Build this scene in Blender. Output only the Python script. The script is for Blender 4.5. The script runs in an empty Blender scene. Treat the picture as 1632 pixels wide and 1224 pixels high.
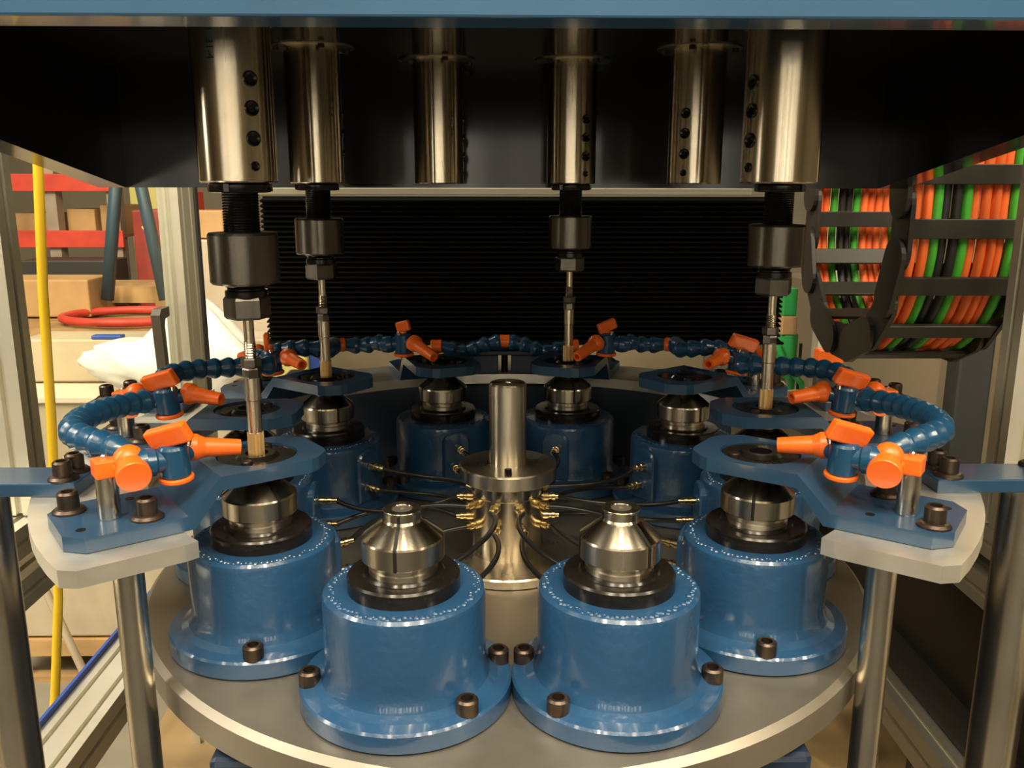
import bpy, bmesh, math, random
from mathutils import Vector, Matrix
random.seed(7)
PI = math.pi
S = 0.28            # metres per ring radius (stations sit on a circle of radius 1)
ZF = 3.6            # floor lies 3.6 units under the chuck shoulders
C = bpy.context.scene.collection
def W(x, y, z): return Vector((x*S, y*S, (z+ZF)*S))

# ------------------------------------------------------------ camera, world, lights
cam_d = bpy.data.cameras.new('camera'); cam = bpy.data.objects.new('camera', cam_d); C.objects.link(cam)
bpy.context.scene.camera = cam
pitch, yaw, roll = .2219, .0173, .0016
fw = Vector((math.sin(yaw)*math.cos(pitch), math.cos(yaw)*math.cos(pitch), -math.sin(pitch)))
rt = Vector((math.cos(yaw), -math.sin(yaw), 0)); up = rt.cross(fw)
R_ = math.cos(roll)*rt+math.sin(roll)*up; U_ = -math.sin(roll)*rt+math.cos(roll)*up
m = Matrix((R_, U_, -fw)).transposed().to_4x4(); m.translation = W(-.0405, -3.2968, .9928)
cam.matrix_world = m
cam_d.sensor_width = 36; cam_d.lens = 36*1403.17/1632; cam_d.clip_start = .02; cam_d.clip_end = 100

sc = bpy.context.scene
sc.view_settings.view_transform = 'Standard'; sc.view_settings.look = 'None'
sc.view_settings.exposure = 0.0; sc.view_settings.gamma = 1; sc.view_settings.use_curve_mapping = False
wd = bpy.data.worlds.new('shop_air'); sc.world = wd; wd.use_nodes = True
bg = wd.node_tree.nodes['Background']; bg.inputs[0].default_value = (1, .86, .62, 1); bg.inputs[1].default_value = .09

def area(name, loc, tgt, sx, sy, power, col):
    l = bpy.data.lights.new(name, 'AREA'); l.shape = 'RECTANGLE'; l.size = sx; l.size_y = sy; l.energy = power; l.color = col
    o = bpy.data.objects.new(name, l); C.objects.link(o); o.location = loc
    o.rotation_euler = (Vector(tgt)-Vector(loc)).to_track_quat('-Z', 'Y').to_euler(); return o
HALL = 20
WARM = (1, .86, .62); WHITE = (1, .91, .74)
# rows of ceiling tubes over the aisle in front of the machine
for i, x in enumerate((-2.7, -.9, .9, 2.7)):
    for y in (-4.6, -3.0):
        area('hall_lamp', (x, y, 4.1), (x, y, 0), .25, 1.4, HALL, WARM)
for i, (x, y, p) in enumerate(((-.8, -1.75, 54), (.15, -1.6, 66), (1.0, -1.75, 48))):
    area('aisle_lamp', (x, y, 3.6), (x*.6, -.3, .95), .10, 1.5, p, WARM)
# shop lamps on the left, past the guard window
area('bay_lamp', (-2.2, -.1, 3.3), (-1.4, 1.1, .3), .9, 1.9, 120, WHITE)
area('bay_lamp', (-2.0, 3.2, 3.6), (-1.5, 2.2, .6), 1.2, .5, 16, WHITE)
area('side_lamp', (-2.6, -.6, 1.9), (-.4, 0, 1.0), .3, .9, 16, WHITE)
area('chain_fill', (2.1, -1.3, 2.9), (.75, .45, 1.1), .15, 1.4, 42, WARM)  # fill light added from the right to brighten the chain cables

# ------------------------------------------------------------ materials
def mat(name, col, rough=.5, metal=0, var=0, scale=8, bump=0, bscale=60, coat=0, stretch=None, spec=None, col2=None, rvar=0):
    m = bpy.data.materials.new(name); m.use_nodes = True; nt = m.node_tree; b = nt.nodes['Principled BSDF']
    b.inputs['Base Color'].default_value = (*col, 1); b.inputs['Roughness'].default_value = rough; b.inputs['Metallic'].default_value = metal
    if coat: b.inputs['Coat Weight'].default_value = coat; b.inputs['Coat Roughness'].default_value = .08
    if spec is not None: b.inputs['Specular IOR Level'].default_value = spec
    if var or bump or col2 or rvar:
        tc = nt.nodes.new('ShaderNodeTexCoord'); mp = nt.nodes.new('ShaderNodeMapping'); nt.links.new(tc.outputs['Object'], mp.inputs[0])
        if stretch: mp.inputs['Scale'].default_value = stretch
    if var or col2 or rvar:
        n = nt.nodes.new('ShaderNodeTexNoise'); n.inputs['Scale'].default_value = scale/S; n.inputs['Detail'].default_value = 5; nt.links.new(mp.outputs[0], n.inputs[0])
        if var or col2:
            r = nt.nodes.new('ShaderNodeValToRGB'); nt.links.new(n.outputs[0], r.inputs[0])
            a = col if col2 else tuple(c*(1-var) for c in col); c2 = col2 or tuple(min(1, c*(1+var)) for c in col)
            r.color_ramp.elements[0].position = .3; r.color_ramp.elements[1].position = .7
            r.color_ramp.elements[0].color = (*a, 1); r.color_ramp.elements[1].color = (*c2, 1); nt.links.new(r.outputs[0], b.inputs['Base Color'])
        if rvar:
            mr = nt.nodes.new('ShaderNodeMapRange'); mr.inputs[1].default_value = .3; mr.inputs[2].default_value = .7
            mr.inputs[3].default_value = max(.02, rough-rvar); mr.inputs[4].default_value = rough+rvar
            nt.links.new(n.outputs[0], mr.inputs[0]); nt.links.new(mr.outputs[0], b.inputs['Roughness'])
    if bump:
        n2 = nt.nodes.new('ShaderNodeTexNoise'); n2.inputs['Scale'].default_value = bscale/S; n2.inputs['Detail'].default_value = 3; nt.links.new(mp.outputs[0], n2.inputs[0])
        bp = nt.nodes.new('ShaderNodeBump'); bp.inputs['Strength'].default_value = bump; bp.inputs['Distance'].default_value = .0012
        nt.links.new(n2.outputs[0], bp.inputs['Height']); nt.links.new(bp.outputs[0], b.inputs['Normal'])
    return m
M = {}
def turned(m, an=.75):
    nt = m.node_tree; b = nt.nodes['Principled BSDF']; t_ = nt.nodes.new('ShaderNodeTangent'); t_.direction_type = 'RADIAL'; t_.axis = 'Z'
    nt.links.new(t_.outputs[0], b.inputs['Tangent']); b.inputs['Anisotropic'].default_value = an; b.inputs['Anisotropic Rotation'].default_value = .25; return m
M['blue'] = mat('blue_enamel', (.017, .066, .155), .28, 0, .12, 3, .6, 30, .7)
M['blue_plate'] = mat('blue_plate_enamel', (.018, .055, .115), .32, 0, .1, 4, .08, 40, .3)
M['blue_beam'] = mat('blue_beam_enamel', (.032, .10, .20), .3, 0, .1, 2, .05, 30, .4)
M['blue_dark'] = mat('dark_blue_enamel', (.010, .022, .048), .38, 0, .15, 2, .05, 30, .3)
M['hood'] = mat('black_glossy_panel', (.017, .016, .017), .13, 0, .2, 2, 0, 60, spec=.30)
M['steel'] = mat('turned_steel', (.60, .54, .43), .30, 1, .12, 5, .05, 220, stretch=(1, 1, .06), rvar=.07)
M['steel_tube'] = mat('ground_steel_tube', (.62, .54, .41), .22, 1, .28, 14, .03, 160, stretch=(1, 1, .02), rvar=.07)
M['steel_plate'] = mat('milled_steel', (.37, .335, .28), .46, .9, .08, 3, .06, 120, rvar=.05)
M['collet'] = mat('collet_steel', (.47, .42, .335), .25, 1, .12, 5, .05, 220, stretch=(1, 1, .06), rvar=.06)
M['polished'] = mat('polished_rod_steel', (.66, .60, .49), .26, 1, .1, 6, 0)
M['alu'] = mat('milled_aluminium', (.84, .80, .72), .42, .92, .06, 6, .08, 100, rvar=.06)
M['extr'] = mat('anodised_extrusion', (.80, .77, .66), .42, .75, .04, 5)
M['slot'] = mat('extrusion_slot_shadow', (.16, .15, .13), .6, .4)
M['black_ox'] = mat('black_oxide_steel', (.014, .012, .011), .2, .35, .3, 8, .05, 120, rvar=.08)
M['chuck'] = mat('worn_chuck_steel', (.15, .135, .115), .30, .9, .4, 9, .05, 120, stretch=(1, 1, .15), rvar=.1)
M['bolt'] = mat('burnished_bolt', (.085, .062, .048), .38, .85, .3, 12, .1, 90)
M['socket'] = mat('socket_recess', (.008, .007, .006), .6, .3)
M['brass'] = mat('brass_fitting', (.62, .49, .25), .25, 1, .1, 20)
M['gold'] = mat('gold_coated_tip', (.92, .62, .28), .36, .75, .12, 20, stretch=(1, 1, .2))
M['orange'] = mat('orange_plastic', (.90, .150, .012), .36, 0, .04, 8, .05, 60, .1)
M['hose_blue'] = mat('blue_segment_plastic', (.010, .060, .135), .28, 0, .08, 6, .04, 40, .2)
M['rubber'] = mat('black_rubber_hose', (.010, .010, .010), .32)
M['bellows'] = mat('black_bellows_fabric', (.006, .0055, .0045), .8, 0, .2, 6, .1, 90, spec=.2)
M['chain'] = mat('black_chain_plastic', (.022, .019, .016), .42, 0, .2, 5)
M['cab_o'] = mat('orange_cable_sheath', (.90, .165, .03), .5)
M['cab_g'] = mat('green_cable_sheath', (.06, .40, .03), .5)
M['cab_k'] = mat('black_cable_sheath', (.015, .014, .013), .5)
M['yellow'] = mat('yellow_cord', (.90, .58, .02), .45)
M['white_film'] = mat('white_plastic_film', (.93, .92, .86), .35, 0, .04, 3, .5, 12)
M['cream'] = mat('cream_painted_metal', (.80, .72, .55), .5, 0, .05, 2)
M['beige'] = mat('beige_sheet_metal', (.56, .47, .33), .55, 0, .1, 2.5, .06, 20)
M['wood'] = mat('pallet_wood', (.55, .34, .14), .7, 0, .3, 3, .2, 30, stretch=(.25, 1, 1))
M['wood2'] = mat('brown_board', (.36, .21, .09), .7, 0, .3, 3, .2, 30)
M['carton'] = mat('carton_board', (.50, .30, .13), .8, 0, .12, 3)
M['red'] = mat('red_rack_paint', (.62, .055, .03), .5, 0, .2, 4)
M['redbin'] = mat('dark_red_paint', (.33, .035, .025), .55, 0, .2, 3)
M['rack_up'] = mat('grey_rack_paint', (.34, .27, .21), .6, 0, .2, 4)
M['steelblue'] = mat('blue_green_paint', (.035, .075, .11), .5, 0, .15, 4)
M['grey'] = mat('grey_brown_paint', (.17, .135, .085), .55, 0, .08, 2)
M['dgrey'] = mat('dark_grey_paint', (.030, .030, .030), .5, 0, .1, 3)
M['brownp'] = mat('dark_brown_panel', (.050, .036, .026), .5, 0, .2, 2)
M['handle'] = mat('grey_plastic_handle', (.11, .09, .07), .5)
M['green'] = mat('green_plastic', (.03, .34, .08), .4)
M['blue_tr'] = mat('blue_guard_strip', (.03, .09, .42), .4)
M['yellowp'] = mat('yellow_paint', (.75, .66, .22), .6, 0, .08, 2)
M['floor'] = mat('concrete_floor', (.27, .245, .185), .6, 0, .2, .7, .15, 12)
M['dark_slab'] = mat('added_dark_slab', (.045, .042, .038), .6, 0, .2, 2)
M['ply'] = mat('plywood_sheet', (.36, .25, .12), .6, 0, .25, 1.5, .1, 20, stretch=(.2, 1, 1))
M['wall'] = mat('shop_wall_paint', (.56, .50, .38), .7, 0, .12, .5)
g = bpy.data.materials.new('clear_guard_sheet'); g.use_nodes = True; nt = g.node_tree; nt.nodes.remove(nt.nodes['Principled BSDF'])
mx = nt.nodes.new('ShaderNodeMixShader'); tr = nt.nodes.new('ShaderNodeBsdfTransparent'); gl = nt.nodes.new('ShaderNodeBsdfGlossy'); 
tr.inputs[0].default_value = (.96, .96, .92, 1); gl.inputs['Roughness'].default_value = .03; mx.inputs[0].default_value = .05
nt.links.new(tr.outputs[0], mx.inputs[1]); nt.links.new(gl.outputs[0], mx.inputs[2]); nt.links.new(mx.outputs[0], nt.nodes['Material Output'].inputs[0])
M['glass'] = g
M['ceil'] = mat('white_ceiling_paint', (.62, .58, .48), .8, 0, .05, .5)
dl = mat('window_daylight', (.8, .8, .8), .5); dl.node_tree.nodes['Principled BSDF'].inputs['Emission Color'].default_value = (1, .93, .78, 1); dl.node_tree.nodes['Principled BSDF'].inputs['Emission Strength'].default_value = 9; M['daylight'] = dl  # glow for the streak panels added behind the camera
turned(M['steel']); turned(M['collet'], .7); turned(M['steel_tube'], .6); turned(M['chuck'], .6)

# ------------------------------------------------------------ mesh helpers (all sizes in ring units)
class MB:
    def __init__(s): s.v = []; s.f = []; s.sm = []; s.sh = set()
    def add(s, vs, fs, smooth=False):
        k = len(s.v); s.v += [Vector(v) for v in vs]; s.f += [tuple(i+k for i in f) for f in fs]; s.sm += [smooth]*len(fs); return s
    def box(s, x0, y0, z0, x1, y1, z1, mtx=None):
        vs = [Vector((x, y, z)) for z in (z0, z1) for y in (y0, y1) for x in (x0, x1)]
        if mtx: vs = [mtx @ v for v in vs]
        return s.add(vs, [(0, 2, 3, 1), (4, 5, 7, 6), (0, 1, 5, 4), (2, 6, 7, 3), (0, 4, 6, 2), (1, 3, 7, 5)])
    def rbox(s, x0, y0, z0, x1, y1, z1, b, mtx=None):   # bevelled box: octagonal in all three sections
        bm = bmesh.new(); bmesh.ops.create_cube(bm, size=1)
        for v in bm.verts: v.co = Vector(((x0+x1)/2+v.co.x*(x1-x0), (y0+y1)/2+v.co.y*(y1-y0), (z0+z1)/2+v.co.z*(z1-z0)))
        bmesh.ops.bevel(bm, geom=list(bm.edges), offset=b, segments=2, affect='EDGES', profile=.5)
        bm.verts.ensure_lookup_table(); vs = [(mtx @ v.co) if mtx else v.co.copy() for v in bm.verts]; fs = [[v.index for v in f.verts] for f in bm.faces]; bm.free()
        return s.add(vs, fs)
    def lathe(s, prof, n=48, mtx=None, caps=True):      # prof: (radius, z) list, outward normal for increasing z walk
        vs = []; fs = []; sm = []
        for r, z in prof:
            for i in range(n):
                a = 2*PI*i/n; v = Vector((r*math.cos(a), r*math.sin(a), z)); vs.append(mtx @ v if mtx else v)
        for j in range(len(prof)-1):
            for i in range(n): k = (i+1) % n; fs.append((j*n+i, j*n+k, (j+1)*n+k, (j+1)*n+i))
        s.add(vs, fs, True); base = len(s.v)-len(vs)
        for j in range(1, len(prof)-1):
            a0 = math.atan2(prof[j][1]-prof[j-1][1], prof[j][0]-prof[j-1][0]); a1 = math.atan2(prof[j+1][1]-prof[j][1], prof[j+1][0]-prof[j][0])
            if abs((a1-a0+PI) % (2*PI)-PI) > .33: s.sh |= {(base+j*n+i, base+j*n+(i+1) % n) for i in range(n)}
        if caps:
            s.f += [tuple(base+i for i in reversed(range(n))), tuple(base+(len(prof)-1)*n+i for i in range(n))]; s.sm += [False, False]
        return s
    def flat(s): s.sm = [False]*len(s.f); return s
    def cyl(s, a, b, r, r2=None, n=24, bev=0):
        a = Vector(a); b = Vector(b); L = (b-a).length; q = (b-a).to_track_quat('Z', 'Y').to_matrix().to_4x4(); q.translation = a
        r2 = r if r2 is None else r2
        if bev: return s.lathe([(r-bev, 0), (r, bev), (r2, L-bev), (r2-bev, L)], n, q)
        return s.lathe([(r, 0), (r2, L)], n, q)
    def prof(s, a, d, prof, n=24):                      # lathe profile along direction d from a
        q = Vector(d).to_track_quat('Z', 'Y').to_matrix().to_4x4(); q.translation = Vector(a); return s.lathe(prof, n, q)
    def prism(s, poly, z0, z1, mtx=None):
        n = len(poly); vs = [Vector((x, y, z)) for z in (z0, z1) for x, y in poly]
        if mtx: vs = [mtx @ v for v in vs]
        return s.add(vs, [tuple(reversed(range(n))), tuple(range(n, 2*n))]+[(i, (i+1) % n, n+(i+1) % n, n+i) for i in range(n)])
    def tube(s, pts, r, n=10, closed_ends=True):
        pts = [Vector(p) for p in pts]; vs = []; fs = []; up = None
        for i, p in enumerate(pts):
            d = (pts[min(i+1, len(pts)-1)]-pts[max(i-1, 0)]).normalized()
            if up is None: up = d.orthogonal().normalized()
            up = (up-d*up.dot(d)).normalized(); sd = d.cross(up)
            rr = r[i] if isinstance(r, (list, tuple)) else r
            vs += [p+rr*(math.cos(2*PI*k/n)*up+math.sin(2*PI*k/n)*sd) for k in range(n)]
        for i in range(len(pts)-1):
            for k in range(n): fs.append((i*n+k, i*n+(k+1) % n, (i+1)*n+(k+1) % n, (i+1)*n+k))
        s.add(vs, fs, True); b = len(s.v)-len(vs)
        s.f += [tuple(b+k for k in reversed(range(n))), tuple(b+len(vs)-n+k for k in range(n))]; s.sm += [False, False]
        return s
    def ball(s, c, r, n=16, sz=1):
        pr = [(max(.0005, r*math.sin(PI*i/(n//2))), -r*sz*math.cos(PI*i/(n//2))) for i in range(n//2+1)]
        return s.lathe(pr, n, Matrix.Translation(Vector(c)))
    def mesh(s, name):
        me = bpy.data.meshes.new(name); me.from_pydata([v*S for v in s.v], [], s.f)
        me.polygons.foreach_set('use_smooth', s.sm); me.update()
        bm = bmesh.new(); bm.from_mesh(me); bmesh.ops.recalc_face_normals(bm, faces=bm.faces)
        for e in bm.edges:
            i, j = e.verts[0].index, e.verts[1].index
            if (i, j) in s.sh or (j, i) in s.sh or (len(e.link_faces) == 2 and e.calc_face_angle(0) > .8): e.smooth = False
        bm.to_mesh(me); bm.free(); return me
    def build(s, name, m, parent=None):
        me = s.mesh(name); me.materials.append(M[m] if isinstance(m, str) else m)
        o = bpy.data.objects.new(name, me); C.objects.link(o)
        if parent: o.parent = parent
        return o
def tag(o, label=None, cat=None, group=None, kind=None):
    for k, v in (('label', label), ('category', cat), ('group', group), ('kind', kind)):
        if v: o[k] = v
    return o
def thing(name, label, cat, x, y, z, rz=0, group=None):
    o = bpy.data.objects.new(name, None); o.empty_display_size = .02; C.objects.link(o); o.location = W(x, y, z); o.rotation_euler = (0, 0, rz)
    return tag(o, label, cat, group)
def single(mb, name, m, label, cat, x=0, y=0, z=0, rz=0, group=None):
    o = mb.build(name, m); o.location = W(x, y, z); o.rotation_euler = (0, 0, rz); return tag(o, label, cat, group)
def copy_thing(root, x, y, z, rz, label, group=None):
    r = root.copy(); C.objects.link(r); r.location = W(x, y, z); r.rotation_euler = (0, 0, rz); r['label'] = label
    if group: r['group'] = group
    for ch in root.children:
        c = ch.copy(); C.objects.link(c); c.parent = r
        for g_ in ch.children:
            d = g_.copy(); C.objects.link(d); d.parent = c
    return r
def structure(mb, name, m):
    o = mb.build(name, m); o.location = W(0, 0, 0); o['kind'] = 'structure'; return o
def tmesh(text, size, depth=.0):
    cu = bpy.data.curves.new('txt', 'FONT'); cu.body = text; cu.size = size; cu.align_x = 'CENTER'; cu.align_y = 'CENTER'; cu.extrude = depth; cu.resolution_u = 3
    o = bpy.data.objects.new('txt', cu); dg = bpy.context.evaluated_depsgraph_get(); C.objects.link(o); bpy.context.view_layer.update()
    me = bpy.data.meshes.new_from_object(o.evaluated_get(bpy.context.evaluated_depsgraph_get())); bpy.data.objects.remove(o); return me

# station angles: (rotation of the outward direction, side, row name)
ST = []
for k, a in enumerate((18, 54, 90, 126, 162)):
    for s in (-1, 1):
        ra = math.radians(a); x, y = s*math.sin(ra), -math.cos(ra)
        ST.append((k, s, math.atan2(y, x), x, y))
SIDE = {-1: 'left', 1: 'right'}
ROW = ['front', 'second', 'third', 'fourth', 'rearmost']

# ------------------------------------------------------------ setting
structure(MB().box(-40, -22, -.3-ZF, 30, 34, -ZF), 'floor', 'floor')
structure(MB().box(-14, -21.9, -ZF+.001, 14, -2.9, -ZF+.02), 'floor', 'dark_slab')  # unseen dark slab added over the floor to darken reflections in the collets
structure(MB().box(-40, 33, -ZF, 30, 33.4, 12), 'wall_back', 'wall')

structure(MB().box(-40, -22.4, -ZF, 30, -22, 12), 'wall_front', 'wall')
structure(MB().box(-40.4, -22, -ZF, -40, 33, 12), 'wall_left', 'wall')
structure(MB().box(30, -22, -ZF, 30.4, 33, 12), 'wall_right', 'wall')
structure(MB().box(-40, -22, 12, 30, 33, 12.4), 'ceiling', 'ceil')
# unseen glowing panels added behind the camera to draw streaks on the spindle sleeves
for i, (x, w) in enumerate(((-11, .5), (-9.2, .3), (-7.6, .6), (-5.6, .25), (-4.6, .25), (-3.2, .4), (-1.6, .3), (-.9, .5), (.6, .2), (1.8, .35), (3.4, .6), (5.0, .25), (6.6, .5), (9, .4))):
    structure(MB().box(x-w/2, -22, -.6, x+w/2, -21.95, 3.0), 'window_%d' % (i+1), 'daylight')
# ------------------------------------------------------------ machine base, column, table
mb = MB().rbox(-.86, -1.10, -3.55, .86, 1.1, -.59, .02)
single(mb, 'machine_pedestal', 'blue_dark', 'dark blue machine base box below the round steel table', 'machine base')
single(MB().rbox(-1.25, 1.34, -3.55, 1.25, 1.74, -.05, .02), 'machine_column', 'blue_dark', 'dark blue column wall standing behind the rear blue housings', 'machine column')
t = thing('index_table', 'large round steel index table carrying all ten blue housings', 'table', 0, 0, -.59)
MB().lathe([(1.33, 0), (1.36, .02), (1.36, .104), (1.341, .123), (1.2, .123), (.3, .123)], 128).build('table_disc', 'steel_plate', t)

# ------------------------------------------------------------ spindle housings
def socket_bolt(r=.031, h=.045, washer=0):
    mb = MB()
    z = 0
    if washer: mb.lathe([(washer, 0), (washer, .006), (washer-.008, .013), (r, .015)], 24); z = .013
    mb.lathe([(r, z), (r, z+h-.006), (r-.006, z+h), (r*.56, z+h), (r*.56, z+h-.022)], 24)
    return mb
def hexrec(r=.031, h=.045, z=0):
    return MB().lathe([(r*.55, z+h-.03), (r*.55, z+h-.021)], 6)
bolt_me = socket_bolt().mesh('bolt'); bolt_me.materials.append(M['bolt'])
wbolt_me = socket_bolt(.030, .050, .047).mesh('bolt'); wbolt_me.materials.append(M['bolt'])
def put(name, me, parent, loc, rz=0):
    o = bpy.data.objects.new(name, me); C.objects.link(o); o.parent = parent; o.location = Vector(loc)*S; o.rotation_euler = (0, 0, rz); return o
sock_me = hexrec(.031, .045).mesh('socket'); sock_me.materials.append(M['socket'])
wsock_me = hexrec(.030, .050, .013).mesh('socket'); wsock_me.materials.append(M['socket'])

ZT = -.467
def housing():
    t = thing('spindle_housing', 'x', 'spindle housing', 1, 0, ZT)
    z = -ZT   # local z of the chuck shoulder plane is z+...
    L = lambda p: [(r, q-ZT) for r, q in p]
    MB().lathe(L([(.300, -.467), (.309, -.460), (.309, -.412), (.303, -.405), (.268, -.400), (.246, -.388), (.236, -.365), (.233, -.33), (.2335, -.150), (.2305, -.136), (.222, -.128), (.206, -.126), (.16, -.128), (.10, -.13)]), 72).build('body', 'blue', t)
    # uneven cast beads round the upper rim
    mk = MB(); rnd = random.Random(3); a = 0
    while a < 2*PI:
        r = .209+rnd.uniform(-.010, .008); mk.ball((r*math.cos(a), r*math.sin(a), -.127-ZT), rnd.uniform(.0050, .0095), 8, .6); a += rnd.uniform(.04, .085)
    o = mk.build('cast_bead', 'blue', t); o['kind'] = 'stuff'
    MB().lathe(L([(.1612, -.128), (.1612, -.089), (.156, -.0825), (.118, -.0825), (.112, -.076), (.097, -.076)]), 64).build('retainer_ring', 'black_ox', t)
    MB().lathe(L([(.099, -.079), (.099, -.062), (.094, -.058), (.094, -.05), (.101, -.046), (.101, -.034)]), 48).build('locking_collar', 'steel', t)
    pr = [(.090, -.040), (.112, -.040), (.1175, -.035), (.1175, .0215), (.115, .0275), (.068, .066), (.0565, .072), (.0525, .079), (.0525, .098), (.0545, .1035), (.0545, .1045)]
    MB().lathe(L(pr+[(.0535, .106), (.031, .106), (.028, .100), (.028, .02)]), 64).build('collet', 'collet', t)
    MB().lathe(L([(.0281, .012), (.0281, .03)]), 24).build('bore', 'socket', t)
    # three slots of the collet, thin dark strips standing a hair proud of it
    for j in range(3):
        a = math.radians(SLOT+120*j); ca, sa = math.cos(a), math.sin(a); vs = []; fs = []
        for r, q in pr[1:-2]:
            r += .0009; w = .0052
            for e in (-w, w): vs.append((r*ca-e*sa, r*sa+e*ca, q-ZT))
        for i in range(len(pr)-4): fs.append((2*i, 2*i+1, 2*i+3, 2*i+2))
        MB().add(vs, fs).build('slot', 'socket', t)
    for ang in (60, 120, -120, -60):
        a = math.radians(ang); o = put('bolt', bolt_me, t, (.277*math.cos(a), .277*math.sin(a), -.405-ZT), a); put('socket', sock_me, o, (0, 0, 0))
    pad = [(math.cos(a)*.068, -.20+math.sin(a)*.055) for a in [PI*i/12 for i in range(13)]]+[(-.068, -.385), (.068, -.385)]
    vs = [(-.20, y, q-ZT) for y, q in pad]+[(-.243, y*.93, q-ZT) for y, q in pad]+[(-.250, y*.84, (q+.28)*.94-.28-ZT) for y, q in pad]; n = len(pad)
    MB().add(vs, [(j*n+i, j*n+(i+1) % n, (j+1)*n+(i+1) % n, (j+1)*n+i) for j in (0, 1) for i in range(n)]+[tuple(range(2*n, 3*n))]).build('boss_pad', 'blue', t)
    # two cast bosses facing the hub, a brass fitting in each
    for j, q in enumerate((-.225, -.315)):
        y = -.012 if j == 0 else .012
        MB().prof((-.245, y, q-ZT), (-1, 0, 0), [(.026, 0), (.025, .008), (.021, .011)], 18).build('boss', 'blue', t)
        f = MB().prof((-.255, y, q-ZT), (-1, 0, 0), [(.017, 0), (.017, .022), (.013, .024), (.013, .034), (.016, .036), (.016, .048), (.011, .050), (.011, .062), (.013, .063), (.013, .072)], 14)
        f.build('fitting', 'brass', t)
    return t
SLOT = 10
proto = housing()
HL = {(0, -1): 'blue housing at front left with a plugged steel collet', (0, 1): 'blue housing at front right with an open bored steel collet',
      (1, -1): 'blue housing under the near left guide plate and gold tipped tool', (1, 1): 'blue housing under the near right guide plate with no tool',
      (2, -1): 'left blue housing hidden behind the near left one', (2, 1): 'right blue housing hidden behind the near right one, tool above',
      (3, -1): 'fourth blue housing on the left, below a gold tipped tool', (3, 1): 'fourth blue housing on the right, under an empty spindle',
      (4, -1): 'rearmost blue housing left of the central steel rod', (4, 1): 'rearmost blue housing right of the central steel rod, below a thin tool'}
slotrot = {(0, -1): 0, (0, 1): 0}
first = True
for k, s, th, x, y in ST:
    if first: proto.location = W(x, y, ZT); proto.rotation_euler = (0, 0, th); proto['label'] = HL[(k, s)]; h = proto; first = False
    else: h = copy_thing(proto, x, y, ZT, th, HL[(k, s)])
    h['group'] = 'blue spindle housings on the index table'
    # collets stand turned differently from housing to housing
    turn = {(0, -1): math.radians(-95-SLOT)-th, (0, 1): math.radians(-54-SLOT)-th, (1, -1): math.radians(-150), (1, 1): math.radians(-113-SLOT)-th}.get((k, s), (k*1.3+s)*.9)
    for ch in h.children:
        if ch.name.split('.')[0] in ('slot', 'collet'): ch.rotation_euler = (0, 0, turn)
    if (k, s) == (0, -1):
        MB().lathe([(.0278, .085-ZT), (.0278, .1045-ZT), (.008, .1045-ZT), (.007, .098-ZT)], 28).build('plug', 'steel_plate', h)

# ------------------------------------------------------------ central hub
hub = thing('oil_distributor', 'turned steel hub with a tall rod at the table centre', 'distributor', 0, 0, ZT)
Z = lambda p: [(r, q-ZT) for r, q in p]
MB().lathe(Z([(.285, -.467), (.297, -.463), (.297, -.434), (.292, -.428), (.14, -.428)]), 72).build('base_ring', 'steel', hub)
MB().lathe(Z([(.141, -.429), (.141, -.185), (.136, -.183), (.136, -.172), (.141, -.170), (.141, -.124)]), 64).build('hub_body', 'steel_tube', hub)
MB().lathe(Z([(.183, -.125), (.190, -.119), (.190, -.073), (.184, -.067), (.07, -.067)]), 64).build('flange', 'steel', hub)
MB().lathe(Z([(.072, -.068), (.072, .248), (.066, .2555), (.012, .2555), (.010, .249)]), 48).build('rod', 'steel', hub)
MB().lathe([(.014, 0), (.014, .026), (.010, .028)], 18, Matrix.Translation((0, -.160, -.067-ZT))).build('set_screw', 'black_ox', hub)
for k, s, th, x, y in ST:
    for j, q in enumerate((-.205, -.285)):
        a = th+(.02 if j else -.02); d = (math.cos(a), math.sin(a), 0)
        MB().prof((.137*d[0], .137*d[1], q-ZT), d, [(.019, 0), (.019, .024), (.014, .026), (.014, .036), (.017, .038), (.017, .05), (.011, .052), (.011, .066)], 14).build('fitting', 'brass', hub)
def bez(p0, p1, p2, p3, n=14):
    out = []
    for i in range(n+1):
        t_ = i/n; u = 1-t_; out.append(u**3*Vector(p0)+3*u*u*t_*Vector(p1)+3*u*t_*t_*Vector(p2)+t_**3*Vector(p3))
    return out
for k, s, th, x, y in ST:
    for j in range(2):
        q0 = (-.225, -.315)[j]; q1 = (-.205, -.285)[j]; yl = (-.012, .012)[j]
        ux, uy = math.cos(th), math.sin(th); tx, ty = -uy, ux
        p0 = Vector((ux*(1-.322)+tx*yl, uy*(1-.322)+ty*yl, q0)); d0 = Vector((-ux, -uy, 0))
        a = th+(.02 if j else -.02); d1 = Vector((math.cos(a), math.sin(a), 0)); p3 = d1*.198+Vector((0, 0, q1))
        sg = random.choice((-1, 1))*.10; dz = random.uniform(-.05, .05)
        pts = bez(p0, p0+d0*.16+Vector((tx*sg, ty*sg, dz)), p3+d1*.14+Vector((tx*sg, ty*sg, dz*.5)), p3)
        single(MB().tube([p-Vector((0, 0, ZT)) for p in pts], .0098, 8), 'oil_hose', 'rubber',
               'thin black oil hose from the %s fitting of the %s blue housing on the %s' % (('upper', 'lower')[j], ROW[k], SIDE[s]), 'hose', 0, 0, ZT, 0, 'thin black oil hoses round the hub')

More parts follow.
